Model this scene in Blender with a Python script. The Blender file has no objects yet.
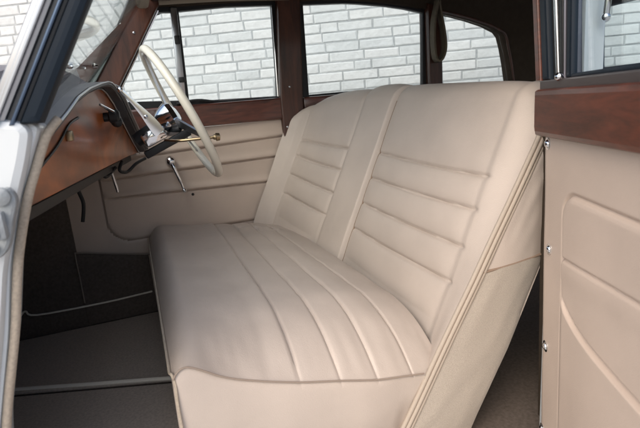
import bpy, bmesh, math, random
import numpy as np
from mathutils import Matrix, Vector, noise
R_ = math.radians
random.seed(7)
S = bpy.context.scene
ZO = 1.15                                   # eye height above the ground; all builder coordinates are relative to the eye height

# ------------------------------------------------------------------ camera
cam_d = bpy.data.cameras.new("camera"); cam = bpy.data.objects.new("camera", cam_d)
S.collection.objects.link(cam); S.camera = cam
yaw, pitch, roll = R_(20), R_(-12.5), R_(-5)
fwd = Vector((math.sin(yaw)*math.cos(pitch), math.cos(yaw)*math.cos(pitch), math.sin(pitch)))
rt = Vector((math.cos(yaw), -math.sin(yaw), 0)); up = rt.cross(fwd)
r2 = math.cos(roll)*rt + math.sin(roll)*up; u2 = -math.sin(roll)*rt + math.cos(roll)*up
M = Matrix((r2, u2, -fwd)).transposed().to_4x4(); M.translation = (0, 0, ZO)
cam.matrix_world = M
cam_d.sensor_width = 36; cam_d.lens = 36*488/640; cam_d.dof.use_dof = True; cam_d.dof.focus_distance = 1.3; cam_d.dof.aperture_fstop = 8; cam_d.clip_start = .02; cam_d.clip_end = 500

# ------------------------------------------------------------------ world, sun, exposure
SUN_EL, SUN_AZ = 42, 230                    # sun high behind the photographer's shoulder, diffused by cloud
w = bpy.data.worlds.new("World"); S.world = w; w.use_nodes = True
nt = w.node_tree; bg = nt.nodes["Background"]
sky = nt.nodes.new("ShaderNodeTexSky"); sky.sky_type = 'NISHITA'; sky.sun_disc = False
sky.sun_elevation = R_(SUN_EL); sky.sun_rotation = R_(SUN_AZ); sky.air_density = 1.0; sky.dust_density = 5.0
sky.ozone_density = 1.0
nt.links.new(sky.outputs[0], bg.inputs[0]); bg.inputs[1].default_value = .15
sd = bpy.data.lights.new("sun", 'SUN'); sun = bpy.data.objects.new("sun", sd); S.collection.objects.link(sun)
sd.energy = 1.1; sd.angle = R_(110); sd.color = (1, .985, .965)
az = R_(SUN_AZ); sdir = Vector((math.sin(az)*math.cos(R_(SUN_EL)), math.cos(az)*math.cos(R_(SUN_EL)), math.sin(R_(SUN_EL))))
sun.rotation_euler = sdir.to_track_quat('Z', 'Y').to_euler()
S.view_settings.view_transform = 'Standard'; S.view_settings.look = 'None'
S.view_settings.exposure = 0.54; S.view_settings.gamma = 1
S.render.engine = 'CYCLES'
S.cycles.max_bounces = 10; S.cycles.diffuse_bounces = 6; S.cycles.transparent_max_bounces = 16
S.cycles.use_denoising = True

# ------------------------------------------------------------------ materials
def mat(name, col, rough=.5, metal=0, var=.0, vscale=6, bump=0, bscale=200, spec=.5, coat=0, sheen=0, bump2=0, b2scale=12, dist=.002):
    m = bpy.data.materials.new(name); m.use_nodes = True
    t = m.node_tree; b = t.nodes["Principled BSDF"]
    b.inputs["Base Color"].default_value = (*col, 1); b.inputs["Roughness"].default_value = rough
    b.inputs["Metallic"].default_value = metal; b.inputs["Specular IOR Level"].default_value = spec
    b.inputs["Coat Weight"].default_value = coat; b.inputs["Coat Roughness"].default_value = .08
    b.inputs["Sheen Weight"].default_value = sheen
    tc = t.nodes.new("ShaderNodeTexCoord")
    if var:
        n = t.nodes.new("ShaderNodeTexNoise"); n.inputs["Scale"].default_value = vscale; n.inputs["Detail"].default_value = 5
        t.links.new(tc.outputs["Object"], n.inputs["Vector"])
        r = t.nodes.new("ShaderNodeMapRange"); r.inputs[1].default_value = .3; r.inputs[2].default_value = .7
        r.inputs[3].default_value = 1-var; r.inputs[4].default_value = 1+var
        t.links.new(n.outputs["Fac"], r.inputs[0])
        mx = t.nodes.new("ShaderNodeVectorMath"); mx.operation = 'SCALE'; mx.inputs[0].default_value = col
        t.links.new(r.outputs[0], mx.inputs["Scale"]); t.links.new(mx.outputs[0], b.inputs["Base Color"])
        rr = t.nodes.new("ShaderNodeMapRange"); rr.inputs[3].default_value = rough*.85; rr.inputs[4].default_value = min(1, rough*1.15)
        t.links.new(n.outputs["Fac"], rr.inputs[0]); t.links.new(rr.outputs[0], b.inputs["Roughness"])
    prev = None
    for s_, sc, kind in ((bump2, b2scale, 'n'), (bump, bscale, 'v')):
        if not s_: continue
        if kind == 'v':
            n = t.nodes.new("ShaderNodeTexVoronoi"); n.inputs["Scale"].default_value = sc; o = n.outputs["Distance"]
        else:
            n = t.nodes.new("ShaderNodeTexNoise"); n.inputs["Scale"].default_value = sc; n.inputs["Detail"].default_value = 4; o = n.outputs["Fac"]
        t.links.new(tc.outputs["Object"], n.inputs["Vector"])
        bp = t.nodes.new("ShaderNodeBump"); bp.inputs["Strength"].default_value = s_; bp.inputs["Distance"].default_value = dist
        t.links.new(o, bp.inputs["Height"])
        if prev: t.links.new(prev, bp.inputs["Normal"])
        prev = bp.outputs[0]
    if prev: t.links.new(prev, b.inputs["Normal"])
    return m

def wood_mat(name, c1, c2, scale=3, stretch=(1, 6, 6), coat=.6, rough=.35, dist=6, grain=.3):
    m = bpy.data.materials.new(name); m.use_nodes = True
    t = m.node_tree; b = t.nodes["Principled BSDF"]
    tc = t.nodes.new("ShaderNodeTexCoord"); mp = t.nodes.new("ShaderNodeMapping"); mp.inputs["Scale"].default_value = stretch
    n = t.nodes.new("ShaderNodeTexNoise"); n.inputs["Scale"].default_value = scale; n.inputs["Detail"].default_value = 8; n.inputs["Distortion"].default_value = dist*.3
    wv = t.nodes.new("ShaderNodeTexNoise"); wv.inputs["Scale"].default_value = scale*9; wv.inputs["Detail"].default_value = 6
    ad = t.nodes.new("ShaderNodeMath"); ad.operation = 'MULTIPLY_ADD'; ad.inputs[1].default_value = grain; m['grain'] = grain
    cr = t.nodes.new("ShaderNodeValToRGB"); e = cr.color_ramp.elements
    e[0].position = .5*(.55+grain); e[0].color = (*c1, 1); e[1].position = .64*(1+grain); e[1].color = (*c2, 1)
    L = t.links.new
    L(tc.outputs["Object"], mp.inputs[0]); L(mp.outputs[0], n.inputs["Vector"]); L(mp.outputs[0], wv.inputs["Vector"])
    L(wv.outputs["Fac"], ad.inputs[0]); L(n.outputs["Fac"], ad.inputs[2]); L(ad.outputs[0], cr.inputs[0]); L(cr.outputs[0], b.inputs["Base Color"])
    b.inputs["Roughness"].default_value = rough; b.inputs["Coat Weight"].default_value = coat; b.inputs["Coat Roughness"].default_value = .1
    return m

def glass_mat(name, tint=(.9, .94, .95)):
    m = bpy.data.materials.new(name); m.use_nodes = True
    t = m.node_tree; t.nodes.clear()
    o = t.nodes.new("ShaderNodeOutputMaterial"); mx = t.nodes.new("ShaderNodeMixShader")
    tr = t.nodes.new("ShaderNodeBsdfTransparent"); tr.inputs[0].default_value = (*tint, 1)
    g = t.nodes.new("ShaderNodeBsdfGlossy"); g.inputs["Roughness"].default_value = .01
    f = t.nodes.new("ShaderNodeFresnel"); f.inputs[0].default_value = 1.35
    L = t.links.new
    ge = t.nodes.new("ShaderNodeNewGeometry"); mr = t.nodes.new("ShaderNodeMapRange"); mr.inputs[3].default_value = 1.45; mr.inputs[4].default_value = 1/1.45
    L(ge.outputs["Backfacing"], mr.inputs[0]); L(mr.outputs[0], f.inputs[0])   # both faces of a thin pane reflect alike
    L(f.outputs[0], mx.inputs[0]); L(tr.outputs[0], mx.inputs[1]); L(g.outputs[0], mx.inputs[2]); L(mx.outputs[0], o.inputs[0])
    return m

LE = (.50, .438, .392)
leather = mat("cream_leather", LE, .47, var=.055, vscale=7, bump=.14, bscale=520, bump2=.34, b2scale=30, spec=.4, dist=.0018)
leather_door = mat("cream_door_leather", (.515, .425, .362), .47, var=.05, vscale=7, bump=.14, bscale=520, bump2=.3, b2scale=24, spec=.4, dist=.0018)
welt_m = mat("leather_welt", (.40, .345, .29), .55, spec=.3)
welt_s = mat("leather_seam_welt", (.30, .245, .205), .6, spec=.25)
seam_m = mat("stitched_seam", (.27, .20, .155), .8, spec=.1)
boucle = mat("woven_wool_cloth", (.42, .375, .325), .95, var=.10, vscale=420, bump=.4, bscale=700, spec=.1, sheen=.2)
welt_l = mat("furflex_welt", (.44, .38, .31), .95, var=.15, vscale=300, bump=.2, bscale=1000, spec=.1)
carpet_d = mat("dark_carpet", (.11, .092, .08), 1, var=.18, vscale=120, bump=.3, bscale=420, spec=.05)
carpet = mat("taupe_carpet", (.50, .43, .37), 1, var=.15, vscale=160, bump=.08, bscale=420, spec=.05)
binding = mat("carpet_binding", (.80, .75, .66), .8, spec=.2)
burl = wood_mat("burr_walnut_veneer", (.04, .010, .004), (.50, .14, .032), 5, (1, .4, 1), .2, .33, 6, .14)
burl_d = wood_mat("dark_walnut_rail", (.030, .009, .006), (.11, .030, .017), 4, (1.2, 1.2, 9), .6, .35)
brownwood = wood_mat("brown_walnut_rail", (.045, .013, .007), (.12, .031, .016), 6, (1.2, 1.2, 7), .12, .4)
pillar_m = wood_mat("pillar_walnut", (.026, .010, .006), (.085, .029, .016), 3, (8, 8, 1), .3, .4)
chrome = mat("chrome", (.75, .77, .8), .09, 1)
steel = mat("satin_steel", (.5, .52, .55), .3, 1)
brass = mat("old_brass", (.35, .27, .17), .35, 1)
black = mat("black_rubber", (.012, .013, .015), .45, spec=.4)
navy = mat("dark_blue_rubber", (.008, .015, .025), .5, spec=.2)
white = mat("white_car_paint", (.66, .71, .74), .25, var=.02, vscale=3, coat=.5, bump2=.1, b2scale=3, dist=.01)
grey_v = mat("grey_cowl_paint", (.17, .165, .18), .5, var=.05, vscale=8, spec=.4)
grey_d = mat("grey_dash_lip", (.06, .06, .065), .45, spec=.4)
greyblue = mat("blue_grey_trim_cloth", (.14, .17, .21), .9, var=.08, vscale=20)
headcloth = mat("dark_brown_headlining", (.048, .037, .028), .95, var=.1, vscale=40, spec=.1)
beige_trim = mat("beige_headliner_roll", (.30, .26, .21), .9, spec=.1)
ivory = mat("ivory_bakelite", (.74, .71, .62), .28, var=.04, vscale=9, spec=.5, coat=.3)
glass = glass_mat("window_glass")
brick_m = None

# ------------------------------------------------------------------ mesh helpers
def link(name, verts, faces, m, parent=None, smooth=True, ang=40):
    me = bpy.data.meshes.new(name)
    me.from_pydata([(v[0], v[1], v[2]+ZO) for v in verts], [], [tuple(f) for f in faces])
    me.validate(); me.update()
    bm = bmesh.new(); bm.from_mesh(me); bmesh.ops.recalc_face_normals(bm, faces=bm.faces); bm.to_mesh(me); bm.free()
    # origin at the middle of the piece
    co = np.empty(len(me.vertices)*3); me.vertices.foreach_get("co", co); co = co.reshape(-1, 3)
    c = (co.min(0)+co.max(0))/2
    me.transform(Matrix.Translation(-Vector(c)))
    if smooth:
        me.polygons.foreach_set("use_smooth", [True]*len(me.polygons)); me.set_sharp_from_angle(angle=R_(ang))
    me.materials.append(m)
    o = bpy.data.objects.new(name, me); S.collection.objects.link(o)
    o.location = c
    if parent: setpar(o, parent)
    return o
def wloc(o):
    v = Vector(o.location)
    while o.parent: o = o.parent; v += Vector(o.location)
    return v
def setpar(o, p):
    w0 = Vector(o.location); o.parent = p; o.location = w0 - wloc(p)
def empty(name, loc, parent=None):
    o = bpy.data.objects.new(name, None); o.empty_display_size = .1; S.collection.objects.link(o)
    o.location = (loc[0], loc[1], loc[2]+ZO)
    if parent: setpar(o, parent)
    return o
def tag(o, label=None, cat=None, group=None, kind=None):
    for k, v in (('label', label), ('category', cat), ('group', group), ('kind', kind)):
        if v: o[k] = v
class MB:
    def __init__(s): s.v = []; s.f = []
    def add(s, v, f):
        n = len(s.v); s.v += [tuple(map(float, p)) for p in v]; s.f += [tuple(i+n for i in q) for q in f]; return s
    def bm(s, bm):
        bm.verts.ensure_lookup_table(); bm.verts.index_update()
        s.add([v.co[:] for v in bm.verts], [[v.index for v in f.verts] for f in bm.faces]); bm.free(); return s
    def box(s, lo, hi, bev=.004, seg=2, mx=None):
        bm = bmesh.new(); bmesh.ops.create_cube(bm, size=1)
        for v in bm.verts: v.co = Vector([(a+b)/2+(b-a)*c for a, b, c in zip(lo, hi, v.co)])
        bev = min(bev, .45*min(abs(b-a) for a, b in zip(lo, hi)))
        if bev > 0: bmesh.ops.bevel(bm, geom=bm.edges[:], offset=bev, segments=seg, profile=.5, affect='EDGES')
        if mx: bm.transform(mx)
        return s.bm(bm)
    def tube(s, pts, r, n=10, cap=True, closed=False):
        P = [Vector(p) for p in pts]; k = len(P)
        rr = r if hasattr(r, '__len__') else [r]*k
        V = []; prev = None
        for i, p in enumerate(P):
            a = P[(i-1) % k] if (closed or i > 0) else p; b = P[(i+1) % k] if (closed or i < k-1) else p
            t = (b-a).normalized()
            if prev is None:
                u = t.orthogonal().normalized()
            else:
                u = (prev - t*prev.dot(t)).normalized()
            prev = u; q = t.cross(u)
            V += [p + (u*math.cos(2*math.pi*j/n)+q*math.sin(2*math.pi*j/n))*rr[i] for j in range(n)]
        F = []
        for i in range(k if closed else k-1):
            for j in range(n):
                a = i*n+j; b = i*n+(j+1) % n; c = ((i+1) % k)*n
                F.append((a, b, c+(j+1) % n, c+j))
        if cap and not closed: F += [tuple(range(n))[::-1], tuple((k-1)*n+j for j in range(n))]
        return s.add(V, F)
    def lathe(s, prof, o, ax, n=24):
        ax = Vector(ax).normalized(); u = ax.orthogonal().normalized(); q = ax.cross(u); o = Vector(o)
        V = [o+ax*h+(u*math.cos(2*math.pi*j/n)+q*math.sin(2*math.pi*j/n))*max(r, 1e-4) for h, r in prof for j in range(n)]
        F = [(i*n+j, i*n+(j+1) % n, (i+1)*n+(j+1) % n, (i+1)*n+j) for i in range(len(prof)-1) for j in range(n)]
        F += [tuple(range(n))[::-1], tuple((len(prof)-1)*n+j for j in range(n))]
        return s.add(V, F)
    def grid(s, rows, wrap=False):
        n = len(rows[0]); V = [p for r in rows for p in r]
        F = [(i*n+j, i*n+j+1, (i+1)*n+j+1, (i+1)*n+j) for i in range(len(rows)-1) for j in range(n-1)]
        if wrap: F += [(i*n+n-1, i*n, (i+1)*n, (i+1)*n+n-1) for i in range(len(rows)-1)]
        return s.add(V, F)
    def ball(s, c, r, sc=(1, 1, 1), seg=16):
        bm = bmesh.new(); bmesh.ops.create_uvsphere(bm, u_segments=seg, v_segments=seg//2+2, radius=r)
        for v in bm.verts: v.co = Vector([a+b*k for a, b, k in zip(c, v.co, sc)])
        return s.bm(bm)
    def plate(s, outline, holes=(), fr=None, t0=0, t1=.02, bev=.003):
        """2-D outline with holes, extruded from t0 to t1 along the frame's normal. fr maps (u,v,t) to space."""
        cu = bpy.data.curves.new("tmp", 'CURVE'); cu.dimensions = '2D'; cu.fill_mode = 'BOTH'
        for pts in [outline, *holes]:
            sp = cu.splines.new('POLY'); sp.points.add(len(pts)-1); sp.use_cyclic_u = True
            for p, q in zip(sp.points, pts): p.co = (q[0], q[1], 0, 1)
        th = abs(t1-t0); bev = min(bev, th*.45)
        cu.extrude = th/2-bev; cu.bevel_depth = bev; cu.bevel_resolution = 1; cu.offset = -bev
        o = bpy.data.objects.new("tmp", cu); S.collection.objects.link(o)
        dg = bpy.context.evaluated_depsgraph_get(); me = bpy.data.meshes.new_from_object(o.evaluated_get(dg))
        mid = (t0+t1)/2
        V = [fr(v.co.x, v.co.y, v.co.z+mid) for v in me.vertices]
        F = [tuple(p.vertices) for p in me.polygons]
        bpy.data.objects.remove(o); bpy.data.curves.remove(cu); bpy.data.meshes.remove(me)
        return s.add(V, F)
    def build(s, name, m, parent=None, smooth=True, ang=40): return link(name, s.v, s.f, m, parent, smooth, ang)
def XZ(u, v, t): return (u, t, v)            # plates standing along the car
def XY(u, v, t): return (u, v, t)
def YZ(u, v, t): return (t, u, v)
def lerp(a, b, t): return a+(b-a)*t
def itp(x, tab): return float(np.interp(x, [a for a, b in tab], [b for a, b in tab]))
def sst(a, b, x):
    t = min(1, max(0, (x-a)/(b-a))); return t*t*(3-2*t)
def rpoly(pts, r, n=5):
    """round the corners of a polygon"""
    out = []; k = len(pts); rs = r if hasattr(r, '__len__') else [r]*k
    for i in range(k):
        p = Vector(pts[i]); a = Vector(pts[i-1])-p; b = Vector(pts[(i+1) % k])-p
        d = min(rs[i], a.length*.48, b.length*.48)
        if d < 1e-5: out.append(tuple(p)); continue
        A = p+a.normalized()*d; B = p+b.normalized()*d
        for j in range(n+1):
            t = j/n; out.append(tuple((1-t)**2*A+2*t*(1-t)*p+t*t*B))
    return out
def smooth_path(pts, n=8):
    P = [Vector(p) for p in pts]; out = []
    for i in range(len(P)-1):
        a = P[max(0, i-1)]; b = P[i]; c = P[i+1]; d = P[min(len(P)-1, i+2)]
        for j in range(n):
            t = j/n
            out.append(.5*((2*b)+(c-a)*t+(2*a-5*b+4*c-d)*t*t+(3*b-a-3*c+d)*t**3))
    out.append(P[-1]); return out

# ================================================================== SETTING
mb = MB(); mb.add([(-40, -40, -ZO), (40, -40, -ZO), (40, 40, -ZO), (-40, 40, -ZO)], [(0, 1, 2, 3)])
g = mb.build("ground", mat("grey_paving", (.38, .37, .36), .9, var=.2, vscale=3, bump2=.4, b2scale=40), smooth=False)
tag(g, kind='structure')

# ---- white painted brick wall: every brick a bevelled block in one wall
WD = R_(25); wdir = Vector((math.cos(WD), -math.sin(WD), 0)); wn = Vector((-math.sin(WD), -math.cos(WD), 0)); w0 = Vector((1.394, 3.216, 0))
def WP(u, v, t): p = w0+wdir*u+wn*t; return (p.x, p.y, v)
RH = .065; MJ = .009
wv, wf, wc = [], [], []
def brick(u0, u1, v0, v1, shade):
    if u1-u0 < .03: return
    n = len(wv); c = random.uniform(.003, .006); t = .0032+random.uniform(-.0012, .0018)
    j = lambda s=.0034: random.uniform(-s, s)
    wv.extend([WP(u0+j(), v0+j(.0016), -.02), WP(u1+j(), v0+j(.0016), -.02), WP(u1+j(), v1+j(.0016), -.02), WP(u0+j(), v1+j(.0016), -.02)])
    m0, m1 = wv[n], wv[n+2]
    tl = [random.uniform(-.0012, .0012) for _ in range(4)]
    for (u, v), d in zip(((u0, v0), (u1, v0), (u1, v1), (u0, v1)), tl): wv.append(WP(u+j(), v+j(.0016), t-.0028+d))
    for (u, v), d in zip(((u0+c, v0+c), (u1-c, v0+c), (u1-c, v1-c), (u0+c, v1-c)), tl): wv.append(WP(u+j(.003), v+j(), t+d))
    fs = []
    for a in (0, 4):
        for k in range(4): fs.append((n+a+k, n+a+(k+1) % 4, n+a+4+(k+1) % 4, n+a+4+k))
    fs.append((n+8, n+9, n+10, n+11)); wf.extend(fs); wc.extend([shade]*len(fs))
v = -ZO; row = 0
while v < 1.9:
    u = -4.6-random.uniform(0, .3)
    while u < 4.6:
        L_ = random.choice((.238, .242, .235, .240, .245, .230, .118, .17))
        brick(u+MJ/2, u+L_-MJ/2, v+MJ/2, v+RH-MJ/2, random.uniform(.88, 1.04)); u += L_
    v += RH; row += 1
n = len(wv)
wv += [WP(-4.9, -ZO, 0), WP(4.9, -ZO, 0), WP(4.9, 1.92, 0), WP(-4.9, 1.92, 0), WP(-4.9, -ZO, -.2), WP(4.9, -ZO, -.2), WP(4.9, 1.92, -.2), WP(-4.9, 1.92, -.2)]
q = [(0, 1, 2, 3), (4, 5, 6, 7), (0, 1, 5, 4), (1, 2, 6, 5), (2, 3, 7, 6), (3, 0, 4, 7)]
wf += [tuple(i+n for i in f) for f in q]; wc += [.0]*6
me = bpy.data.meshes.new("brick_wall"); me.from_pydata([(a, b, c+ZO) for a, b, c in wv], [], wf); me.update()
at = me.attributes.new("paint", 'FLOAT', 'FACE'); at.data.foreach_set("value", wc)
bw = bpy.data.objects.new("brick_wall", me); S.collection.objects.link(bw)
bm_ = mat("white_painted_brick", (.7, .74, .76), .75, spec=.25)
t = bm_.node_tree; b = t.nodes["Principled BSDF"]; L = t.links.new
a = t.nodes.new("ShaderNodeAttribute"); a.attribute_name = "paint"
tc = t.nodes.new("ShaderNodeTexCoord"); nz = t.nodes.new("ShaderNodeTexNoise"); nz.inputs["Scale"].default_value = 22; nz.inputs["Detail"].default_value = 6
L(tc.outputs["Object"], nz.inputs["Vector"])
r = t.nodes.new("ShaderNodeMapRange"); r.inputs[1].default_value = .3; r.inputs[2].default_value = .7; r.inputs[3].default_value = .93; r.inputs[4].default_value = 1.04
L(nz.outputs["Fac"], r.inputs[0])
cr = t.nodes.new("ShaderNodeValToRGB"); e = cr.color_ramp.elements
e[0].position = 0; e[0].color = (.37, .395, .41, 1); e[1].position = 1; e[1].color = (.63, .65, .66, 1)
e2 = cr.color_ramp.elements.new(.9); e2.color = (.565, .595, .61, 1)
L(a.outputs["Fac"], cr.inputs[0])
mx = t.nodes.new("ShaderNodeVectorMath"); mx.operation = 'SCALE'; L(cr.outputs[0], mx.inputs[0]); L(r.outputs[0], mx.inputs["Scale"]); L(mx.outputs[0], b.inputs["Base Color"])
n2 = t.nodes.new("ShaderNodeTexNoise"); n2.inputs["Scale"].default_value = 34; n2.inputs["Detail"].default_value = 4; L(tc.outputs["Object"], n2.inputs["Vector"])
bp = t.nodes.new("ShaderNodeBump"); bp.inputs["Strength"].default_value = .7; bp.inputs["Distance"].default_value = .006
L(n2.outputs["Fac"], bp.inputs["Height"]); L(bp.outputs[0], b.inputs["Normal"]); me.materials.append(bm_)
tag(bw, "white painted brick wall standing behind the car windows", "wall")

# ================================================================== THE CAR
car = empty("vintage_car", (.75, 1.35, -ZO))
tag(car, "white vintage car with open door, cream leather bench seat and walnut dashboard", "car")
YF = 2.0                                     # inner face of the far side
# ---- floor, bulkheads, roof
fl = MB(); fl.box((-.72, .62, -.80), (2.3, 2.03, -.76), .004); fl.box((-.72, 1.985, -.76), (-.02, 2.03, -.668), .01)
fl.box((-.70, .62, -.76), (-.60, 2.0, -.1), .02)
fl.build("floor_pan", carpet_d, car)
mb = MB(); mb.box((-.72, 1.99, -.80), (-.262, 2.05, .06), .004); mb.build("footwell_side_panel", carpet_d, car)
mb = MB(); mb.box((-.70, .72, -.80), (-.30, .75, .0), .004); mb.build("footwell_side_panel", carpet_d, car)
mb = MB(); mb.tube(smooth_path([(-.60, 1.975, -.668), (-.5, 1.975, -.668), (-.465, 1.975, -.645), (-.43, 1.975, -.668), (-.2, 1.975, -.672), (-.02, 1.975, -.665)], 5), .0035, 8); mb.build("sill_tread_welt", binding, car)
# roof
def roof_rows(off):
    rows = []
    for x, z in ((.13, .425), (.2, .45), (.35, .475), (.8, .50), (1.4, .50), (1.9, .47), (2.2, .42), (2.36, .37)):
        rows.append([(x, y, z+off+.05*(1-((y-1.34)/.72)**2)-(.05 if k in (0, 12) else 0)) for k, y in enumerate(np.linspace(.64, 2.06, 13))])
    return rows
mb = MB(); mb.grid(roof_rows(0)); mb.build("headlining", headcloth, car)
mb = MB(); mb.grid(roof_rows(.03)); mb.build("roof_panel", white, car)
# windscreen header rail
mb = MB(); mb.box((.135, .66, .415), (.215, 2.02, .452), .012); mb.build("windscreen_header", pillar_m, car)
mb = MB(); mb.box((.085, 1.74, .384), (.128, 1.93, .44), .012); mb.build("sun_visor", beige_trim, car)
mb = MB(); mb.tube(smooth_path([(.165, 1.955, .412), (.3, 1.955, .419), (.45, 1.955, .424), (.66, 1.955, .425)], 4), .011, 10); mb.build("headlining_roll", beige_trim, car)

# ---- far side: cantrail and rear quarter in one dark trim panel
cant = [(.12, .54), (.15, .405), (.243, .404), (.33, .410), (.414, .414), (.52, .419), (.62, .420), (.72, .418), (.83, .422), (.92, .420), (1.02, .414), (1.11, .406), (1.21, .393),
        (1.31, .379), (1.38, .366), (1.47, .350), (1.556, .330), (1.65, .303), (1.722, .272), (1.742, .250), (1.758, .20), (1.776, .12), (1.79, .033), (1.80, -.8), (2.40, -.8), (2.40, .3), (2.2, .54)]
mb = MB(); mb.plate(cant, fr=XZ, t0=1.985, t1=2.05, bev=.006); mb.build("quarter_trim", headcloth, car)
mb = MB(); mb.tube(smooth_path([(1.385, 1.98, .366), (1.47, 1.98, .350), (1.556, 1.98, .330), (1.65, 1.98, .303), (1.728, 1.98, .270), (1.75, 1.98, .245), (1.762, 1.98, .2), (1.782, 1.98, .12), (1.796, 1.98, .033)], 5), .006, 8)
mb.build("window_beading", pillar_m, car)
# B pillar (walnut capped)
mb = MB(); mb.plate([(.618, .43), (.712, .43), (.686, .03), (.686, -.75), (.59, -.75), (.588, .03)], fr=XZ, t0=1.965, t1=2.05, bev=.006); bp_ = mb.build("door_pillar", pillar_m, car)
for p_ in ((.632, 1.966, .085), (.606, 1.966, -.075)):
    mb = MB(); mb.lathe([(0, .0045), (-.003, .0043), (-.005, .002)], p_, (0, 1, 0), 10); mb.build("screw", steel, bp_)
# second pillar
mb = MB(); mb.plate([(1.312, .40), (1.382, .385), (1.366, -.75), (1.292, -.75)], fr=XZ, t0=1.97, t1=2.05, bev=.006); mb.build("door_pillar", pillar_m, car)

# ---- far front door (driver's door), closed
dd = empty("driver_door", (.2, YF, -.75), car); dd['label'] = "closed door beyond the steering wheel with walnut sill rail"
# leather card built as a sheet with three pleats and a rounded lower panel
def door_card():
    rows = []
    zs = sorted(set(list(np.linspace(-.76, -.043, 120)) + [z0+k for z0 in (-.126, -.199, -.29) for k in np.linspace(-.012, .012, 13)]))
    xs = np.linspace(-.27, .60, 110)
    for z in zs:
        row = []
        for x in xs:
            y = YF
            for zl, sl, dp in ((-.137, .038, .006), (-.205, .018, .007), (-.279, -.03, .007)):
                zz = zl+sl*(x+.06); f = sst(-.145, -.10, x)
                dz = z-zz
                y += f*dp*math.exp(-(dz/.0035)**2)
                y -= f*.008*math.exp(-((dz-.012)/.014)**2)*(1 if dz > 0 else .35)
            # panel outline: raised field with rounded front lower corner
            dx = x+.143; dz = z+.452; rr = .09
            if dx < rr and dz < rr: dist = rr-math.hypot(rr-dx, rr-dz)
            else: dist = min(dx, dz)
            y -= .010*sst(-.004, .012, dist)
            y += .005*math.exp(-((dist)/.004)**2)
            y += .0012*math.sin(9*x+3*z)
            row.append((x, y, z))
        rows.append(row)
    return rows
mb = MB(); mb.grid(door_card()); mb.build("door_card", leather_door, dd)
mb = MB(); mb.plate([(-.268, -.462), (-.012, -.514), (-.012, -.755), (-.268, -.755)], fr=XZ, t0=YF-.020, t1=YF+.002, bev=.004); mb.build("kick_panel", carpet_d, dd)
mb = MB(); mb.tube(smooth_path([(-.266, YF-.020, -.66), (-.266, YF-.020, -.55), (-.266, YF-.020, -.47), (-.255, YF-.020, -.462), (-.15, YF-.020, -.484), (0, YF-.020, -.515)], 5), .0026, 6)
mb.build("kick_panel_binding", mat("dull_piping", (.26, .22, .19), .8), dd)
mb = MB(); mb.plate([(-.10, .044), (.60, .046), (.60, -.043), (-.13, -.041)], fr=XZ, t0=YF-.028, t1=YF+.03, bev=.008); mb.build("sill_rail", burl_d, dd)
# gasket strip and window frame
wo = [(-.06, .028), (.625, .028), (.635, .426), (.14, .416), (-.02, .16)]
wh = [(.230, .056), (.588, .05), (.600, .405), (.414, .402), (.237, .388)]
wq = [(-.034, .076), (.198, .065), (.208, .386), (.160, .386)]
mb = MB(); mb.plate(wo, [wh, wq], fr=XZ, t0=YF+.002, t1=YF+.028, bev=.003); mb.build("window_frame", black, dd)
fm = MB(); fm.tube([(.236, YF-.001, .056), (.588, YF-.001, .050)], .0028, 6); fm.tube([(.588, YF-.001, .050), (.600, YF-.001, .405)], .0022, 6)
fm.tube([(.162, YF-.002, .392), (-.036, YF-.002, .080)], .004, 8); fm.build("chrome_beading", chrome, dd)
fm = MB(); fm.box((-.012, YF-.012, -.165), (.012, YF+.012, .165), .003, mx=Matrix.Translation((.212, 0, .235)) @ Matrix.Rotation(R_(2.2), 4, 'Y')); fm.v = [(x, y, z) for x, y, z in fm.v]
fm2 = MB(); fm2.add([(x, y, z) for x, y, z in fm.v], fm.f); 
# the bar was built round y=YF already, so only x and z were turned
fm2.build("quarter_light_bar", steel, dd)
for lo_, hi_ in (((.200, YF-.020, .130), (.224, YF-.010, .150)), ((.205, YF-.022, .27), (.226, YF-.010, .30))):
    cm = MB(); cm.box(lo_, hi_, .003); cm.build("quarter_light_catch", black, dd)
mb = MB(); mb.plate(wh, fr=XZ, t0=YF+.012, t1=YF+.016, bev=0); mb.build("window_pane", glass, dd)
mb = MB(); mb.plate(wq, fr=XZ, t0=YF+.012, t1=YF+.016, bev=0); mb.build("quarter_light_pane", glass, dd)
# rubber lip dipping at the window's foot
mb = MB(); mb.tube(smooth_path([(.18, YF-.006, .052), (.26, YF-.006, .060), (.36, YF-.004, .047), (.59, YF-.004, .044)], 5), .006, 8); mb.build("window_seal", black, dd)
# crank
ck = MB(); ck.lathe([(0, .019), (-.012, .019), (-.022, .014), (-.03, .016), (-.036, .010)], (.124, YF-.012, -.160), (0, 1, 0), 18)
ck.tube(smooth_path([(.124, YF-.046, -.160), (.135, YF-.052, -.195), (.150, YF-.048, -.245), (.156, YF-.046, -.268)], 6), [.0085]*6+[.0075]*6+[.0055]*7, 10)
ck.lathe([(0, .005), (-.014, .009), (-.022, .008), (-.026, .004)], (.157, YF-.046, -.271), (0, 1, 0.25), 12)
ck.ball((.124, YF-.046, -.160), .017, (1, .7, 1)); ck.build("window_crank", chrome, dd)
mb = MB(); mb.lathe([(0, .006), (-.004, .0055), (-.006, .002)], (.192, YF-.008, -.303), (0, 1, 0), 12); mb.build("card_button", black, dd)

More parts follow.
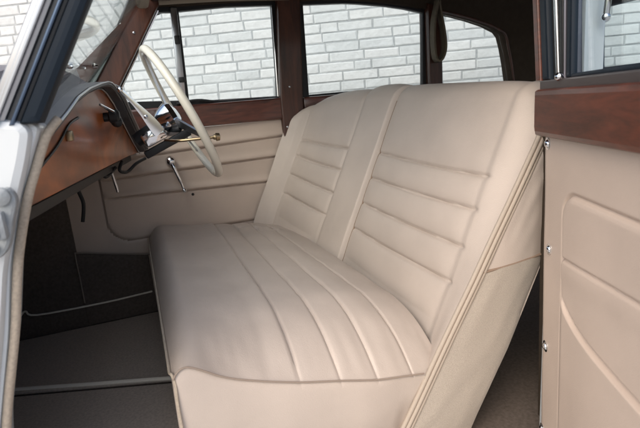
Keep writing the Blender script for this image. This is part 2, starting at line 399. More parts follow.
# ---- far rear door, closed
rd = empty("rear_door", (1.0, YF, -.75), car); rd['label'] = "closed rear door on the far side behind the seat back"
mb = MB(); mb.box((.69, YF-.01, -.75), (1.80, YF+.03, -.03), .006); mb.build("door_card", leather_door, rd)
mb = MB(); mb.box((.692, YF-.022, -.03), (1.80, YF+.03, .040), .007); mb.build("sill_rail", burl_d, rd)
w2 = [(.727, .048), (1.288, .054), (1.302, .366), (1.21, .384), (1.112, .397), (.99, .407), (.922, .410), (.735, .406)]
w3 = [(1.372, .046), (1.786, .036), (1.76, .17), (1.735, .255), (1.722, .275), (1.65, .300), (1.556, .327), (1.47, .346), (1.386, .362)]
mb = MB(); mb.plate([(.70, .03), (1.31, .03), (1.325, .39), (.95, .43), (.715, .425)], [w2], fr=XZ, t0=YF+.002, t1=YF+.028, bev=.003); mb.build("window_frame", black, rd)
mb = MB(); mb.plate(w2, fr=XZ, t0=YF+.012, t1=YF+.016, bev=0); mb.build("window_pane", glass, rd)
mb = MB(); mb.plate(w3, fr=XZ, t0=YF+.012, t1=YF+.016, bev=0); mb.build("quarter_window_pane", glass, car)

# ---- pillars of the windscreen
mb = MB(); mb.plate([(-.126, -.05), (-.094, 0), (.176, .42), (.100, .43), (-.190, 0), (-.22, -.05)], fr=XZ, t0=1.955, t1=2.03, bev=.008)
fp = mb.build("windscreen_pillar", pillar_m, car)
mb = MB(); mb.plate([(-.19, .0), (.106, .43), (.045, .445), (-.105, .165), (-.20, .0)], fr=XZ, t0=1.945, t1=2.04, bev=.006)
mb.build("pillar_outer_skin", mat("white_paint_shade_toned", (.15, .19, .19), .4, var=.1, vscale=12), fp)  # grey-green is white body paint with its shade put into the colour
for p_ in ((-.045, 1.953, .142), (.065, 1.953, .31)):
    mb = MB(); mb.ball(p_, .005, (1, .5, 1)); mb.build("screw", steel, fp)
# near pillar: stepped chrome, rubber and blue-black bands along the raked post
na = empty("windscreen_pillar", (-.1, .68, 0), car); na['label'] = "near raked windscreen pillar with chrome channel"
def band(x0, x1, y0, y1, m, nm, bev=.004):
    # x0,x1 = rear-ward offset range at z=0; rake .56
    k = .56
    mb = MB(); mb.plate([(x0+.008*k, .008), (x1+.008*k, .008), (x1+.46*k, .46), (x0+.46*k, .46)], fr=XZ, t0=y0, t1=y1, bev=bev); return mb.build(nm, m, na)
band(-.163, -.140, .665, .70, steel, "chrome_channel", .006)
band(-.153, -.146, .656, .667, steel, "channel_groove", .002)
band(-.141, -.124, .668, .71, mat("grey_channel_rubber", (.07, .075, .08), .4), "glass_channel", .004)
band(-.134, -.129, .659, .670, mat("blue_reflection_steel", (.10, .14, .21), .4, 1), "glass_run", .002)  # blue reflected streak put into the steel colour
band(-.125, -.101, .66, .698, navy, "pillar_rubber", .008)
# ---- windscreen glass
mb = MB(); k = .60
mb.add([(-.135, .722, .0), (-.135, 1.94, .10), (.125, 1.94, .43), (.125, .722, .43), (-.139, .722, .002), (-.139, 1.94, .102), (.121, 1.94, .432), (.121, .722, .432)],
       [(0, 1, 2, 3), (4, 5, 6, 7), (0, 1, 5, 4), (1, 2, 6, 5), (2, 3, 7, 6), (3, 0, 4, 7)])
mb.build("windscreen_pane", glass, car, smooth=False)

# ---- cowl, bonnet, dashboard
def arch(y, top=.094):
    return itp(y, [(.70, -.02), (.80, -.02), (.877, -.012), (.973, .015), (1.064, .043), (1.175, .065), (1.305, .083), (1.40, .093), (1.449, .094), (1.50, .087), (1.584, .059), (1.66, .018), (1.737, -.022), (1.84, -.072), (1.92, -.105), (1.99, -.13)])
def dx(y): return -.269+.1456*y
ys = np.linspace(.70, 1.985, 70)
cow = lambda y: .142-.25*(y-1.36)**2
mb = MB(); rows = []
for s_, drop in ((0, -.012), (.05, 0), (.12, .0), (.3, -.03), (.7, -.10), (1.3, -.18)):
    rows.append([(dx(y)-.012-s_, y, max(arch(y), cow(y)-.03*max(0, 1-s_/.06))+drop if s_ else arch(y)+.004) for y in ys])
mb.grid(rows); mb.build("cowl_panel", grey_v, car)
mb = MB(); mb.tube(smooth_path([(-.155, 1.33, .150), (-.135, 1.37, .150), (-.10, 1.43, .149), (-.06, 1.5, .155)], 4), .006, 8); mb.ball((-.115, 1.40, .150), .011, (1.3, 1, .8)); mb.ball((-.095, 1.41, .149), .007)
mb.build("windscreen_wiper", chrome, car)
mb = MB(); mb.ball((-.255, 1.2, .10), .045, (.7, 1, 1)); mb.tube([(-.26, 1.2, .10), (-.30, 1.22, .04)], .008, 8); mb.build("wing_mirror", black, car)

dash = empty("dashboard", (-.1, 1.35, -.1), car)
ya = [y for y in np.linspace(.80, 1.945, 90)]
outl = [(y, arch(y)) for y in ya]+[(1.945, -.112), (1.7, -.108), (1.3, -.107), (.80, -.107)]
def DF(u, v, t): return (dx(u)+t, u, v)
mb = MB(); mb.plate(outl, fr=DF, t0=-.025, t1=0, bev=.002); mb.build("walnut_fascia", burl, dash)
# lip following the top edge, with two bright beads
lip = MB(); rows = []
for t_, h in ((-.02, .012), (.026, .012), (.030, .008), (.030, .004), (.026, .000), (-.02, .000)):
    rows.append([(dx(y)+t_, y, arch(y)+h+.0015) for y in ya])
rows.append(rows[0]); lip.grid(rows); lip.build("dash_lip", grey_d, dash)
bd = MB(); bd.tube([(dx(y)+.031, y, arch(y)+.012) for y in ya], .0022, 6); bd.tube([(dx(y)+.004, y, arch(y)-.003) for y in ya], .0022, 6); bd.build("bright_beading", steel, dash)
# driver's side binnacle shell behind the descending lip
bs = MB(); rows = []
yb = [y for y in ya if y > 1.42]
for t_, h in ((.020, .004), (.034, .008), (.037, .005), (.032, -.004)):
    rows.append([(dx(y)+t_*min(1, (y-1.42)/.1), y, arch(y)+h*min(1, (y-1.42)/.1)+.008) for y in yb])
bs.grid(rows); bs.build("binnacle_cover", grey_d, dash)
bd = MB(); bd.tube([(dx(y)+.036*min(1, (y-1.42)/.1), y, arch(y)+.008*min(1, (y-1.42)/.1)+.011) for y in yb], .0024, 6); bd.build("bright_beading", steel, dash)
# glovebox outline and little pull
gb = MB(); gb.tube(smooth_path([(dx(.86)+.001, .86, -.06), (dx(.98)+.001, .98, -.03), (dx(1.08)+.001, 1.08, .005), (dx(1.16)+.001, 1.16, .018)], 5), .003, 6); gb.build("glovebox_gap", black, dash)
gb = MB(); gb.box((dx(1.06)-.002, 1.045, -.026), (dx(1.06)+.010, 1.075, -.006), .003); gb.build("glovebox_pull", brass, dash)
kn = MB(); kn.lathe([(0, .012), (.012, .012), (.016, .018), (.034, .018), (.04, .012)], (dx(1.43), 1.43, .018), (1, -.1, 0), 16); kn.ball((dx(1.43)+.03, 1.43, .004), .015); kn.build("dash_knob", black, dash)
kn = MB(); kn.tube([(dx(1.43)+.03, 1.425, .026), (dx(1.3)+.022, 1.29, .046)], [.005, .003], 8); kn.build("switch_lever", chrome, dash)
# underside and hanging bits
ud = MB(); ud.plate([(dx(.80)-.03, .80), (dx(1.95)-.03, 1.95), (-.60, 1.95), (-.60, .80)], fr=XY, t0=-.14, t1=-.12, bev=.002); ud.build("parcel_shelf", black, dash)
ud = MB(); ud.tube(smooth_path([(-.13, 1.62, -.11), (-.15, 1.66, -.15), (-.182, 1.7, -.19), (-.176, 1.7, -.24), (-.188, 1.7, -.298)], 6), .006, 8)
ud.tube(smooth_path([(-.04, 1.62, -.115), (-.05, 1.6, -.14), (-.03, 1.63, -.15), (0, 1.66, -.13), (.03, 1.7, -.12)], 6), .005, 8); ud.tube(smooth_path([(-.10, 1.5, -.11), (-.09, 1.55, -.15), (-.06, 1.6, -.13)], 6), .005, 8)
ud.build("wiring", black, dash)
ud = MB(); ud.tube([(-.082, 1.7, -.125), (-.080, 1.7, -.14), (-.071, 1.7, -.205), (-.070, 1.7, -.218)], [.004, .004, .005, .004], 8); ud.build("release_lever", steel, dash)

# ---- steering
sw = empty("steering_wheel", (.157, 1.62, .01), car)
A = Vector((.918, .022, .392)).normalized(); C0 = Vector((.157, 1.62, .01)); RW = .215
e1 = Vector((0, 1, 0)); e1 = (e1-A*e1.dot(A)).normalized(); e2 = A.cross(e1)
rim = MB(); rim.tube([C0+(e1*math.cos(t)+e2*math.sin(t))*RW for t in np.linspace(0, 2*math.pi, 97)[:-1]], .0124, 12, closed=True); rim.build("rim", ivory, sw)
hub = MB(); hub.lathe([(-.085, .026), (-.07, .04), (-.055, .048), (-.035, .056), (-.02, .05), (-.01, .03), (-.006, .01)], C0, A, 28)
hub.build("hub", chrome, sw)
for ang in (80, 200, 320):
    a = R_(ang); dr = e1*math.cos(a)+e2*math.sin(a); sp = MB()
    tn = A.cross(dr)
    rows = []
    for s_ in np.linspace(.04, RW-.004, 8):
        c = C0+dr*s_-A*(.034*(1-s_/RW)); wd = .020-.010*s_/RW
        rows.append([c-tn*wd-A*.003, c+tn*wd-A*.003, c+tn*wd+A*.003, c-tn*wd+A*.003, c-tn*wd-A*.003])
    sp.grid(rows); sp.build("spoke", steel, sw)
col = MB(); p0 = C0-A*.08; p1 = Vector((.012, 1.625, -.058))
col.tube([p0, p0-A*.03, p1], [.028, .022, .022], 20); sc = col.build("steering_column", black, car)
cb = MB(); mxl = Matrix.Translation((.062, 1.57, -.048)) @ Matrix.Rotation(R_(-24), 4, 'Y')
cb.box((-.034, -.03, -.020), (.036, .03, .022), .007, mx=mxl); cb.build("column_clamp", chrome, sc)
cb = MB(); mxl = Matrix.Translation((.098, 1.565, -.072)) @ Matrix.Rotation(R_(-23), 4, 'Y')
cb.box((-.075, -.022, -.012), (.075, .022, .010), .004, mx=mxl); cb.build("column_shroud", black, sc)
lv = MB(); rows = []
for px, pz, wd in ((q0*.925+.002, q1*.925-.006, q2) for q0, q1, q2 in ((-.012, .098, .008), (-.006, .092, .012), (.008, .074, .013), (.022, .055, .015), (.040, .030, .022), (.055, .006, .030), (.068, -.016, .034), (.078, -.034, .030))):
    u = Vector((.66, 0, .53)); cc = Vector((px, 1.43, pz)); th_ = Vector((0, .007, 0)) ; rows.append([cc-u*wd*.55-th_*.6, cc-th_*.7, cc+u*wd*.55-th_*.6, cc+u*wd*.55+th_, cc-u*wd*.55+th_, cc-u*wd*.55-th_*.6])
lv.grid(rows); lv.ball((-.009, 1.43, .085), .008, (1, 1, 1)); lv.build("column_lever", mat("bright_chrome", (.82, .84, .86), .12, 1), sc)
lv = MB(); lv.lathe([(0, .006), (-.005, .005), (-.007, .002)], (.044, 1.422, .010), (0, 1, 0), 12); lv.build("lever_screw", steel, sc)
lv = MB(); lv.tube(smooth_path([(.09, 1.52, -.060), (.12, 1.47, -.0640), (.17, 1.45, -.0635), (.218, 1.44, -.063)], 5), .0042, 8); lv.lathe([(0, .004), (.005, .008), (.009, .008), (.010, .012), (.020, .011), (.022, .005)], (.216, 1.44, -.063), (1, 0, .0), 12)
lv.build("indicator_stalk", brass, sc)

# ================================================================== FRONT BENCH SEAT
seat = empty("bench_seat", (.35, 1.4, -.75), car)
# ---- cushion
near_k = [0, .223, .304, .384, .466, .545]; far_k = [0, .250, .316, .385, .452, .55]
def zseam(x): return itp(x, [(0, -.434), (.006, -.423), (.015, -.415), (.026, -.413), (.040, -.419), (.058, -.431), (.08, -.446), (.11, -.461), (.165, -.482), (.23, -.503), (.30, -.521), (.38, -.543), (.48, -.560), (.64, -.58)])
us = []
for k in range(5):
    n_ = (40, 22, 22, 22, 26)[k]
    for j in range(n_):
        t = j/n_
        t = .5-.5*math.cos(math.pi*t) if k else (t if t > .3 else t**1.6*.3**-.6)
        us.append((k, t))
us.append((4, 1.0))
ysd = sorted(set(list(.8+.2*np.linspace(0, 1, 50)**1.5)+list(np.linspace(1.0, 1.9, 80))+list(1.9+.09*np.sin(np.linspace(0, math.pi/2, 16)))))
def cush_x(k, t, y):
    f = (y-.8)/1.19
    return lerp(lerp(near_k[k], near_k[k+1], t), lerp(far_k[k], far_k[k+1], t), f)
def cush_z(k, t, x, y):
    z = -.390-.150*max(0, x-.05)+.006*math.sin(math.pi*min(1, (y-.8)/1.2))
    r = .05
    if x < r: z -= .046*(1-x/r)**2.2
    g = max(0, 1-(y-.8)/.23)
    z = z-(z-zseam(x))*(.55*g**3.2+.45*g**1.5)
    h = max(0, (y-1.86)/.13); z -= .035*h**2.5
    if x > .42: z -= .25*(x-.42)**1.3
    z += .0020*noise.noise((x*9, y*6, 3))+.0019*noise.noise((x*20, y*13, 1))
    fade = sst(.795, .84, y)
    if k >= 1:
        z += (.0030*math.sin(math.pi*t)**.8)*(.35+.65*fade)
    else:
        z += .006*sst(.75, .97, t)*fade
    z += .0016*noise.noise((x*55, y*7, 9))*sst(.98, .84, y)*sst(.795, .82, y)+.0009*noise.noise((x*35, y*26, 12))*sst(.15, .5, noise.noise((x*4, y*3, 20))+.2)
    tt = min(t, 1-t)*(.08 if k else .23) if k else (1-t)*.23
    if k == 4: tt = t*.15
    wob = 1+.35*noise.noise((y*11, k*3.1, 0))
    z -= .0052*wob*math.exp(-(tt/.0036)**2)*(.5+.5*fade)
    for cx, cy in ((.335, 1.80), (.392, 1.80), (.452, 1.78), (.37, 1.87)):
        d2 = ((x-cx)**2+(y-cy)**2*.6); z += -.010*math.exp(-d2/.00012)+.004*math.exp(-((d2**.5-.02)/.01)**2)
    return z
rows = []
for k, t in us:
    row = []
    x0 = cush_x(k, t, .8)
    for zz in np.linspace(0, 1, 26)[:-1]:      # near side skirt below the seam
        zs = zseam(x0); z = lerp(-.745, zs-.002, zz)
        bul = (.010*math.sin(math.pi*zz**1.5)**.75)*(1-sst(.34, .46, x0))
        wr = .004*noise.noise((x0*7, z*9, 5))*sst(.0, .3, x0)+.006*math.exp(-((x0-.44-.25*(z+.66))/.018)**2)*sst(-.60, -.66, z)
        xs_ = x0+(.02*(1-zz))*max(0, 1-x0/.1)
        row.append((xs_, .799-bul+.012*(1-zz)+wr, z))
    for y in ysd:
        x = cush_x(k, t, y); row.append((x, y, cush_z(k, t, x, y)))
    xl = cush_x(k, t, 1.99)
    row.append((xl, 1.992, cush_z(k, t, xl, 1.99)-.02)); row.append((xl, 1.99, -.745))
    rows.append(row)
front = []                                     # front face falling from the front edge
mb = MB(); nfront = 12
base = rows[0]
fr_rows = []
for i in range(nfront, 0, -1):
    f = i/nfront
    fr_rows.append([(p[0]+.016*f**1.5-.006*math.sin(math.pi*f), p[1], lerp(p[2], -.745, f) if p[2] > -.74 else p[2]) for p in base])
mb.grid(fr_rows+rows)
mb.build("seat_cushion", leather, seat, ang=60)
wm = MB(); wm.tube(smooth_path([(x-.001, .7965, zseam(x)) for x in (.002, .006, .015, .025, .036, .055, .08, .11, .165, .23, .30, .38, .44, .49)], 6), .0018, 8)
wm.build("cushion_welt", welt_s, seat)
wm = MB(); pts = [(-.003, y, cush_z(0, 0, 0, y)+.001) for y in np.linspace(1.96, .83, 40)]+[(0, .806, -.425), (.003, .797, -.44), (.002, .79, -.48), (.004, .786, -.56), (.010, .789, -.66), (.016, .797, -.74)]
wm.tube(smooth_path(pts, 3), .0026, 8); wm.build("cushion_edge_welt", welt_l, seat)
# ---- backrest
OFF = [(.80, 0), (1.42, 0), (1.50, -.006), (1.60, -.022), (1.70, -.045), (1.80, -.070), (1.90, -.098), (1.935, -.118), (1.975, -.168)]
CR = [(.80, -.022), (.82, .0), (.85, .008), (1.0, .019), (1.3, .033), (1.40, .036), (1.43, .033), (1.47, .038), (1.55, .041), (1.60, .039), (1.64, .041), (1.72, .043), (1.80, .040), (1.87, .028), (1.92, .012), (1.955, -.012), (1.975, -.04)]
PL_N = [((.86, -.186), (1.42, -.163)), ((.86, -.257), (1.42, -.240)), ((.86, -.337), (1.42, -.318)), ((.86, -.413), (1.42, -.396))]
PL_F = [((1.60, -.157), (1.92, -.130)), ((1.60, -.232), (1.92, -.191)), ((1.60, -.311), (1.92, -.263)), ((1.60, -.387), (1.92, -.338))]
tx, tz = .428, .904; nx, nz_ = -.904, .428; RB = .062
def pleats(y, z):
    out = 0
    for (ya_, yb_), pl, edge in (((.872, 1.415), PL_N, 0), ((1.605, 1.925), PL_F, 1)):
        if y < ya_-.03 or y > yb_+.03: continue
        f = sst(ya_-.012, ya_+.014, y)*sst(yb_+.010, yb_-.016, y)
        fb = sst(ya_-.02, ya_+.075, y)*sst(yb_+.02, yb_-.06, y)
        zs = [lerp(a[1], b[1], (y-a[0])/(b[0]-a[0])) - .004*math.sin(math.pi*min(1, max(0, (y-ya_)/(yb_-ya_)))) for a, b in pl]
        zs = sorted(zs); below = zs[0]-.085
        lst = [below]+zs
        for i, zz in enumerate(zs):
            wob = 1+.3*noise.noise((y*9, i*5.3, edge*7))
            d = z-zz
            out -= f*.0072*wob*math.exp(-(d/.0038)**2)
            out -= fb*.0026*math.exp(-(d/.013)**2)
            out += f*.0011*noise.noise((y*48, z*16, 11+i))*math.exp(-(d/.022)**2)
        for i in range(len(lst)-1):
            a, b = lst[i], lst[i+1]
            if a < z < b: out += fb*.0056*math.sin(math.pi*(z-a)/(b-a))**.75
        if z > zs[-1]: out += fb*.004*sst(0, .05, z-zs[-1])*sst(.07, 0, z+.02)
    return out
def strip(y, z):
    o = .012*sst(1.415, 1.428, y)*sst(1.612, 1.575, y)          # centre band
    o += .004*math.sin(math.pi*min(1, max(0, (y-1.42)/.18)))
    o -= .010*math.exp(-((y-1.417)/.005)**2)
    o -= .004*math.exp(-((y-1.610)/.008)**2)
    o += .005*sst(.895, .865, y)-.001*math.exp(-((y-.884)/.012)**2)  # near bolster
    o += .010*sst(1.925, 1.945, y)-.007*math.exp(-((y-1.925)/.007)**2)
    return o
def edge_off(y, z):
    e = .038-.091*(-.09-z)/.585
    return e*(1-sst(.80, .885, y))**1.3
def face(y, z):
    x = .732+.474*(z+.17)+itp(y, OFF)
    n_ = strip(y, z)+pleats(y, z)+.0022*noise.noise((y*7, z*9, 2))
    return (x+edge_off(y, z)+n_*nx, y, z+n_*nz_)
yb = sorted(set(list(np.linspace(.80, .90, 26))+list(np.linspace(.90, 1.40, 60))+list(np.linspace(1.40, 1.44, 22))+list(np.linspace(1.44, 1.58, 18))+list(np.linspace(1.58, 1.63, 16))+list(np.linspace(1.63, 1.91, 36))+list(np.linspace(1.91, 1.975, 34))))
rows = []
for y in yb:
    zc = itp(y, CR); z0 = zc-.572*RB
    col_ = []
    ztab = np.linspace(-.73, z0, 240)
    for z in ztab: col_.append(face(y, z))
    # rounding over the top
    px, pz = .732+.474*(z0+.17)+itp(y, OFF), z0
    n_ = strip(y, z0)+pleats(y, z0); eo = edge_off(y, z0)
    cx, cz = px-nx*RB, pz-nz_*RB
    a0 = math.atan2(nz_, nx)
    for j in range(1, 15):
        a = a0-(a0+R_(15))*j/14; fd = 1-j/14
        col_.append((cx+math.cos(a)*(RB+n_*fd)+eo*fd, y, cz+math.sin(a)*(RB+n_*fd)))
    lx, lz = col_[-1][0], col_[-1][2]; o_ = itp(y, OFF)
    for zz, xx in ((-.12, .862), (-.247, .838), (-.385, .802), (-.565, .709), (-.704, .623), (-.735, .605)):
        col_.append((xx+o_*.6 if zz < -.3 else lerp(lx, xx+o_*.6, min(1, (lz-zz)/.15)), y, min(zz, lz-.03)))
    rows.append(col_)
mb = MB(); mb.grid(rows); mb.build("backrest", leather, seat, ang=60)
wm = MB(); wm.tube([tuple(Vector(face(1.4165, z))+Vector((nx, 0, nz_))*.004) for z in np.linspace(-.5, itp(1.417, CR)-.04, 70)], .0032, 8); wm.build("dividing_welt", seam_m, seat)
# ---- near end panel: leather above, woven cloth below, edged with triple piping
def fe(z): return face(.80, z)[0]
def re_(z): return itp(z, [(-.74, .60), (-.704, .621), (-.565, .707), (-.385, .800), (-.247, .834), (-.12, .86), (-.02, .865), (.0, .84)])
def side_rows(za, zb, n_, off):
    rr = []
    for z in np.linspace(za, zb, n_):
        a, b = fe(z)+.004, re_(z); row = []
        for s_ in np.linspace(0, 1, 24):
            y = .7985-off*math.sin(math.pi*s_)**.6+.0018*noise.noise((s_*5, z*14, 8))
            row.append((lerp(a, b, s_), y, z+.012*s_ *(0 if za < -.5 and z < -.5 else 1)))
        rr.append(row)
    return rr
mb = MB(); mb.grid(side_rows(-.371, -.03, 50, .008)); mb.build("end_panel_leather", leather, seat)
mb = MB(); mb.grid(side_rows(-.74, -.371, 60, .010)); mb.build("end_panel_cloth", boucle, seat)
wm = MB(); wm.tube([(lerp(fe(-.371)+.004, re_(-.371), s_), .796-.004*math.sin(math.pi*s_), -.371+.012*s_) for s_ in np.linspace(0.02, 1, 16)], .0032, 8); wm.build("end_panel_seam", seam_m, seat)
for o_, yy, rr in ((-.004, .7985, .0052), (.0065, .7955, .0052), (.0165, .7965, .0050)):
    wm = MB(); wm.tube([(fe(z)+o_, yy+.004*math.exp(-((z+.05)/.05)**2), z) for z in np.linspace(-.735, -.03, 80)], rr, 10); wm.build("edge_piping", welt_m, seat)
for o_, yy in ((.0013, .8005), (.0115, .7985)):
    wm = MB(); wm.tube([(fe(z)+o_, yy-.003, z) for z in np.linspace(-.735, -.04, 80)], .0030, 8); wm.build("piping_stitch_line", seam_m, seat)
# seat base
mb = MB(); mb.box((.06, .84, -.765), (.58, 1.96, -.70), .01); mb.build("seat_base", black, seat)

# ================================================================== NEAR SIDE
# A-post lower part, white paint, stepped
post = [(-.62, .012), (-.145, .018), (-.113, .015), (-.101, .003), (-.105, -.007), (-.118, -.037), (-.138, -.085), (-.162, -.16), (-.182, -.25), (-.219, -.385), (-.245, -.55), (-.255, -.78), (-.62, -.78)]
mb = MB(); mb.plate(rpoly(post, .012, 3), fr=XZ, t0=.675, t1=.76, bev=.008); ap = mb.build("door_post", white, car)
post2 = [(-.62, .010), (-.150, .017), (-.118, .014), (-.108, .000), (-.118, -.032), (-.138, -.082), (-.166, -.16), (-.188, -.25), (-.225, -.385), (-.26, -.55), (-.27, -.78), (-.62, -.78)]
mb = MB(); mb.plate(rpoly(post2, .012, 3), fr=XZ, t0=.660, t1=.69, bev=.011); mb.build("post_flange", white, ap)
sk = MB(); sk.plate(rpoly([(x+.010, z) for x, z in ((-.176, -.070), (-.150, -.058), (-.142, -.075), (-.152, -.10), (-.160, -.128), (-.172, -.142), (-.192, -.138), (-.186, -.10))], .01, 3), fr=XZ, t0=.638, t1=.656, bev=.004)
sk.lathe([(0, .011), (-.007, .010), (-.011, .004)], (-.148, .640, -.070), (0, 1, 0), 14); sk.lathe([(0, .008), (-.006, .007), (-.009, .003)], (-.168, .640, -.128), (0, 1, 0), 14)
sk.box((-.160, .625, -.118), (-.148, .645, -.085), .004); st = sk.build("striker_plate", mat("painted_casting", (.30, .33, .35), .3, var=.15, vscale=40, bump2=.7, b2scale=60, dist=.004), ap)
sl = MB(); sl.box((-.162, .622, -.114), (-.155, .642, -.090), .001); sl.build("striker_slot", black, ap)
# furflex welt along the door opening
wl = MB(); wp = [(-.085, .70, .012), (-.094, .695, .002), (-.103, .69, -.012), (-.118, .685, -.045), (-.136, .68, -.088), (-.159, .68, -.16), (-.180, .68, -.25), (-.216, .68, -.385), (-.242, .68, -.55), (-.252, .68, -.76)]
wl.tube(smooth_path([(x+.003, y, z) for x, y, z in wp], 6), .0055, 12); wl.build("door_opening_welt", welt_l, car)
# sill
mb = MB(); mb.box((-.3, .60, -.80), (1.8, .70, -.735), .012); mb.build("sill_panel", white, car)
# near B pillar
mb = MB(); mb.plate([(.795, .46), (.85, .46), (.85, -.78), (.795, -.78)], fr=XZ, t0=.735, t1=.80, bev=.006); mb.build("door_pillar", headcloth, car)
# near rear door: white skin, chrome handle, window
nr = empty("rear_door", (1.2, .71, -.75), car); nr['label'] = "near rear door with white frame seen through the open door glass"
mb = MB(); mb.plate([(.775, .44), (1.80, .44), (1.80, -.78), (.775, -.78)], [[(.825, -.01), (1.70, -.015), (1.66, .30), (1.5, .40), (.828, .42)]], fr=XZ, t0=.68, t1=.722, bev=.006); mb.build("door_skin", white, nr)
mb = MB(); mb.tube(smooth_path([(.805, .664, .24), (.804, .660, .2), (.803, .660, .15), (.803, .664, .108)], 5), .0065, 10); mb.ball((.803, .664, .108), .0085); mb.build("door_handle", chrome, nr)
mb = MB(); mb.box((.80, .724, -.78), (1.80, .75, -.03), .004); mb.build("door_card", leather_door, nr)
# back of the cabin with the rear window
mb = MB(); mb.plate([(.66, .52), (2.03, .52), (2.03, -.78), (.66, -.78)], [rpoly([(.82, .078), (1.885, .064), (1.895, .350), (.82, .362)], .012)], fr=YZ, t0=2.25, t1=2.29, bev=.005); bk = mb.build("cabin_back", greyblue, car)
mb = MB(); mb.plate([(.81, .07), (1.895, .056), (1.905, .358), (.81, .37)], fr=YZ, t0=2.268, t1=2.272, bev=0); mb.build("rear_window_pane", glass, bk)

# ---- the open passenger door: hinged at the rear, swung out 65 degrees
TH = R_(65); H0 = Vector((.735, .735, 0)); dv = Vector((-math.cos(TH), -math.sin(TH), 0)); nv = Vector((dv.y, -dv.x, 0))
def DR(u, v, t): p = H0+dv*u+nv*t; return (p.x, p.y, v)        # t>0 towards the cabin side of the door
pd = empty("passenger_door", tuple(H0+dv*.4+Vector((0, 0, -.75))), car); pd['label'] = "open door with walnut cap rail and cream pocketed leather card"
DWID = .86
def pd_card():
    rows = []
    us_ = sorted(set(list(np.linspace(.004, .09, 14))+list(np.linspace(.09, .14, 26))+list(np.linspace(.14, .40, 90))+list(np.linspace(.41, DWID, 20))))
    zs = sorted(set(list(np.linspace(-.80, -.091, 150))+list(np.linspace(-.21, -.17, 18))+list(np.linspace(-.32, -.28, 18))+list(np.linspace(-.46, -.37, 130))))
    for z in zs:
        row = []
        for u in us_:
            t = 0.0
            # padded field with rounded upper corner
            du = u-.104; dz = -.184-z; rr = .045
            if du < rr and dz < rr: dist = rr-math.hypot(rr-du, rr-dz)
            else: dist = min(du, dz)
            t += .0045*sst(-.003, .014, dist)
            t -= .0055*math.exp(-(dist/.0034)**2)
            if dist > 0:
                zz = z-(-.306+.07*(u-.104)); t -= .005*math.exp(-(zz/.0036)**2)*sst(0, .006, dist); t += .002*math.exp(-((zz+.02)/.02)**2)*sst(0, .01, dist)
                zf = -.372-.055*(1-math.exp(-(u-.104)/.06))-.01*(u-.104); zq = z-zf
                if zq < 0: t += (.005+.020*sst(0, .3, u-.1)*sst(0, -.2, zq))*sst(0, -.004, zq)*sst(0, .03, dist)
                t -= .005*math.exp(-((zq-.002)/.004)**2)
            t += .0012*noise.noise((u*9, z*7, 4))
            t -= .012*(1-sst(.004, .016, u))
            row.append(DR(u, z, t))
        rows.append(row)
    return rows
mb = MB(); mb.grid(pd_card()); mb.build("door_card", leather_door, pd)
mb = MB(); mb.plate([(-.001, -.09), (DWID, -.09), (DWID, -.82), (-.022, -.80), (-.012, -.60), (-.004, -.386), (0, -.1)], fr=DR, t0=-.045, t1=-.008, bev=.004); mb.build("door_skin", white, pd)
for u, z in ((.029, -.106), (.044, -.308), (.033, -.519), (.022, -.72)):
    mb = MB(); o_ = Vector(DR(u, z, .0)); mb.lathe([(-.004, .0085), (.002, .008), (.005, .005), (.006, .002)], o_, nv, 16); mb.lathe([(-.004, .0125), (.0005, .012), (.0012, .009)], o_, nv, 16); mb.build("screw", chrome, pd)
mb = MB(); mb.plate([(.006, -.006), (DWID, -.004), (DWID, -.0915), (.010, -.0915), (.004, -.075)], fr=DR, t0=-.03, t1=.020, bev=.010); mb.build("cap_rail", brownwood, pd)
mb = MB(); mb.plate([(.0, .010), (DWID, .010), (DWID, -.008), (.0, -.008)], fr=DR, t0=-.035, t1=.006, bev=.003); mb.build("sill_moulding", mat("dark_metal_moulding", (.10, .085, .085), .35, .6), pd)
# frame uprights round the glass
def upr(u0, u1, t0, t1, m, nm, lean=.0, bev=.003):
    mb = MB(); mb.plate([(u0, .010), (u1, .010), (u1+lean, .44), (u0+lean, .44)], fr=DR, t0=t0, t1=t1, bev=bev); return mb.build(nm, m, pd)
upr(-.028, -.004, -.010, .004, brownwood, "frame_fillet", -.06)
upr(-.002, .032, -.04, .002, navy, "frame_rubber", -.06, .006)
upr(.032, .058, -.04, -.006, black, "frame_channel", -.05)
upr(.060, .072, -.032, .001, mat("dull_chrome", (.40, .42, .44), .22, 1), "chrome_upright", -.06, .004)
upr(.078, .092, -.032, .001, black, "glass_channel", -.03)
upr(.093, .098, -.028, .001, mat("dark_channel_steel", (.16, .16, .19), .35, 1), "glass_run", -.02, .002)
upr(.100, .120, -.013, .000, navy, "glass_gasket", -.01, .005)
upr(.84, .86, -.03, .003, steel, "frame_upright", 0)
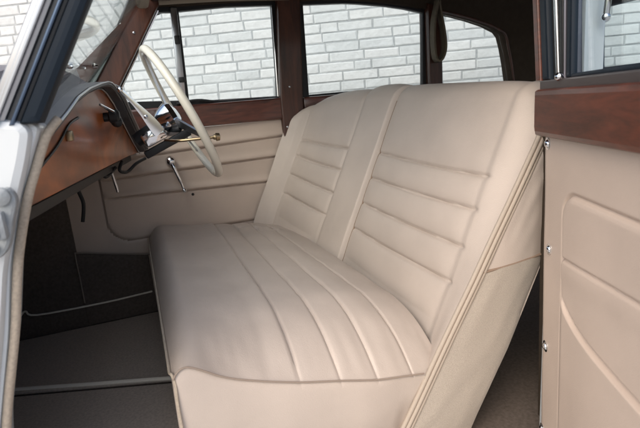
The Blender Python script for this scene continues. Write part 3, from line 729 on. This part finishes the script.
mb = MB(); mb.box((0, 0, 0), (.001, .001, .001), 0); mb = MB(); mb.plate([(.12, .008), (.84, .008), (.84, .022), (.12, .016)], fr=DR, t0=-.026, t1=.0, bev=.004); mb.build("glass_sill_gasket", navy, pd)
mb = MB(); mb.plate([(.118, .012), (.845, .012), (.845, .43), (.108, .43)], fr=DR, t0=-.016, t1=-.012, bev=0); mb.build("window_pane", glass, pd)
mb = MB(); mb.ball(DR(.090, .013, .006), .0075); mb.build("frame_bolt", chrome, pd)

# ---- assist strap at the second pillar: a hanging loop of cloth
sp = MB(); cx0, yS = 1.338, 1.945
loop = smooth_path([(1.345, .42), (1.335, .385), (1.318, .32), (1.312, .24), (1.318, .17), (1.335, .148), (1.358, .165), (1.372, .21), (1.366, .28), (1.352, .35), (1.346, .385), (1.345, .42)], 6)
rows = []
for i, p in enumerate(loop):
    a = loop[max(0, i-1)]; b = loop[min(len(loop)-1, i+1)]; t_ = (b-a).normalized(); nn = Vector((-t_[1], t_[0]))
    q = [(p[0]+nn[0]*h, yS+y, p[1]+nn[1]*h) for y, h in ((-.016, -.0045), (.016, -.0045), (.016, .0045), (-.016, .0045))]; rows.append(q+[q[0]])
sp.grid(rows); sp.build("assist_strap", mat("olive_brown_cloth", (.12, .10, .07), .85, var=.15, vscale=80), car)

# ================================================================== LOOSE CARPET MATS
def mat_obj(pts, z, m, label, edges):
    mb = MB(); mb.plate(rpoly(pts, .02, 4), fr=XY, t0=z, t1=z+.010, bev=.003); o = mb.build("floor_mat", m)
    tag(o, label, "mat", "carpet mats in the footwell")
    bd = MB(); bd.tube([(x, y, z+.011) for x, y in edges], .0068, 8); bd.build("binding", binding, o)
mat_obj([(-.56, 1.60), (.03, 1.385), (.03, 1.965), (-.58, 1.965)], -.7595, carpet, "dark taupe carpet mat below the steering wheel with pale bound edge", [(-.555, 1.602), (-.44, 1.572), (-.22, 1.484), (.025, 1.389)])
mat_obj([(-.56, .74), (.03, .74), (.03, 1.362), (-.55, 1.574)], -.7595, carpet, "taupe carpet mat nearest the open door opening", [(-.54, .745), (.02, .745)])
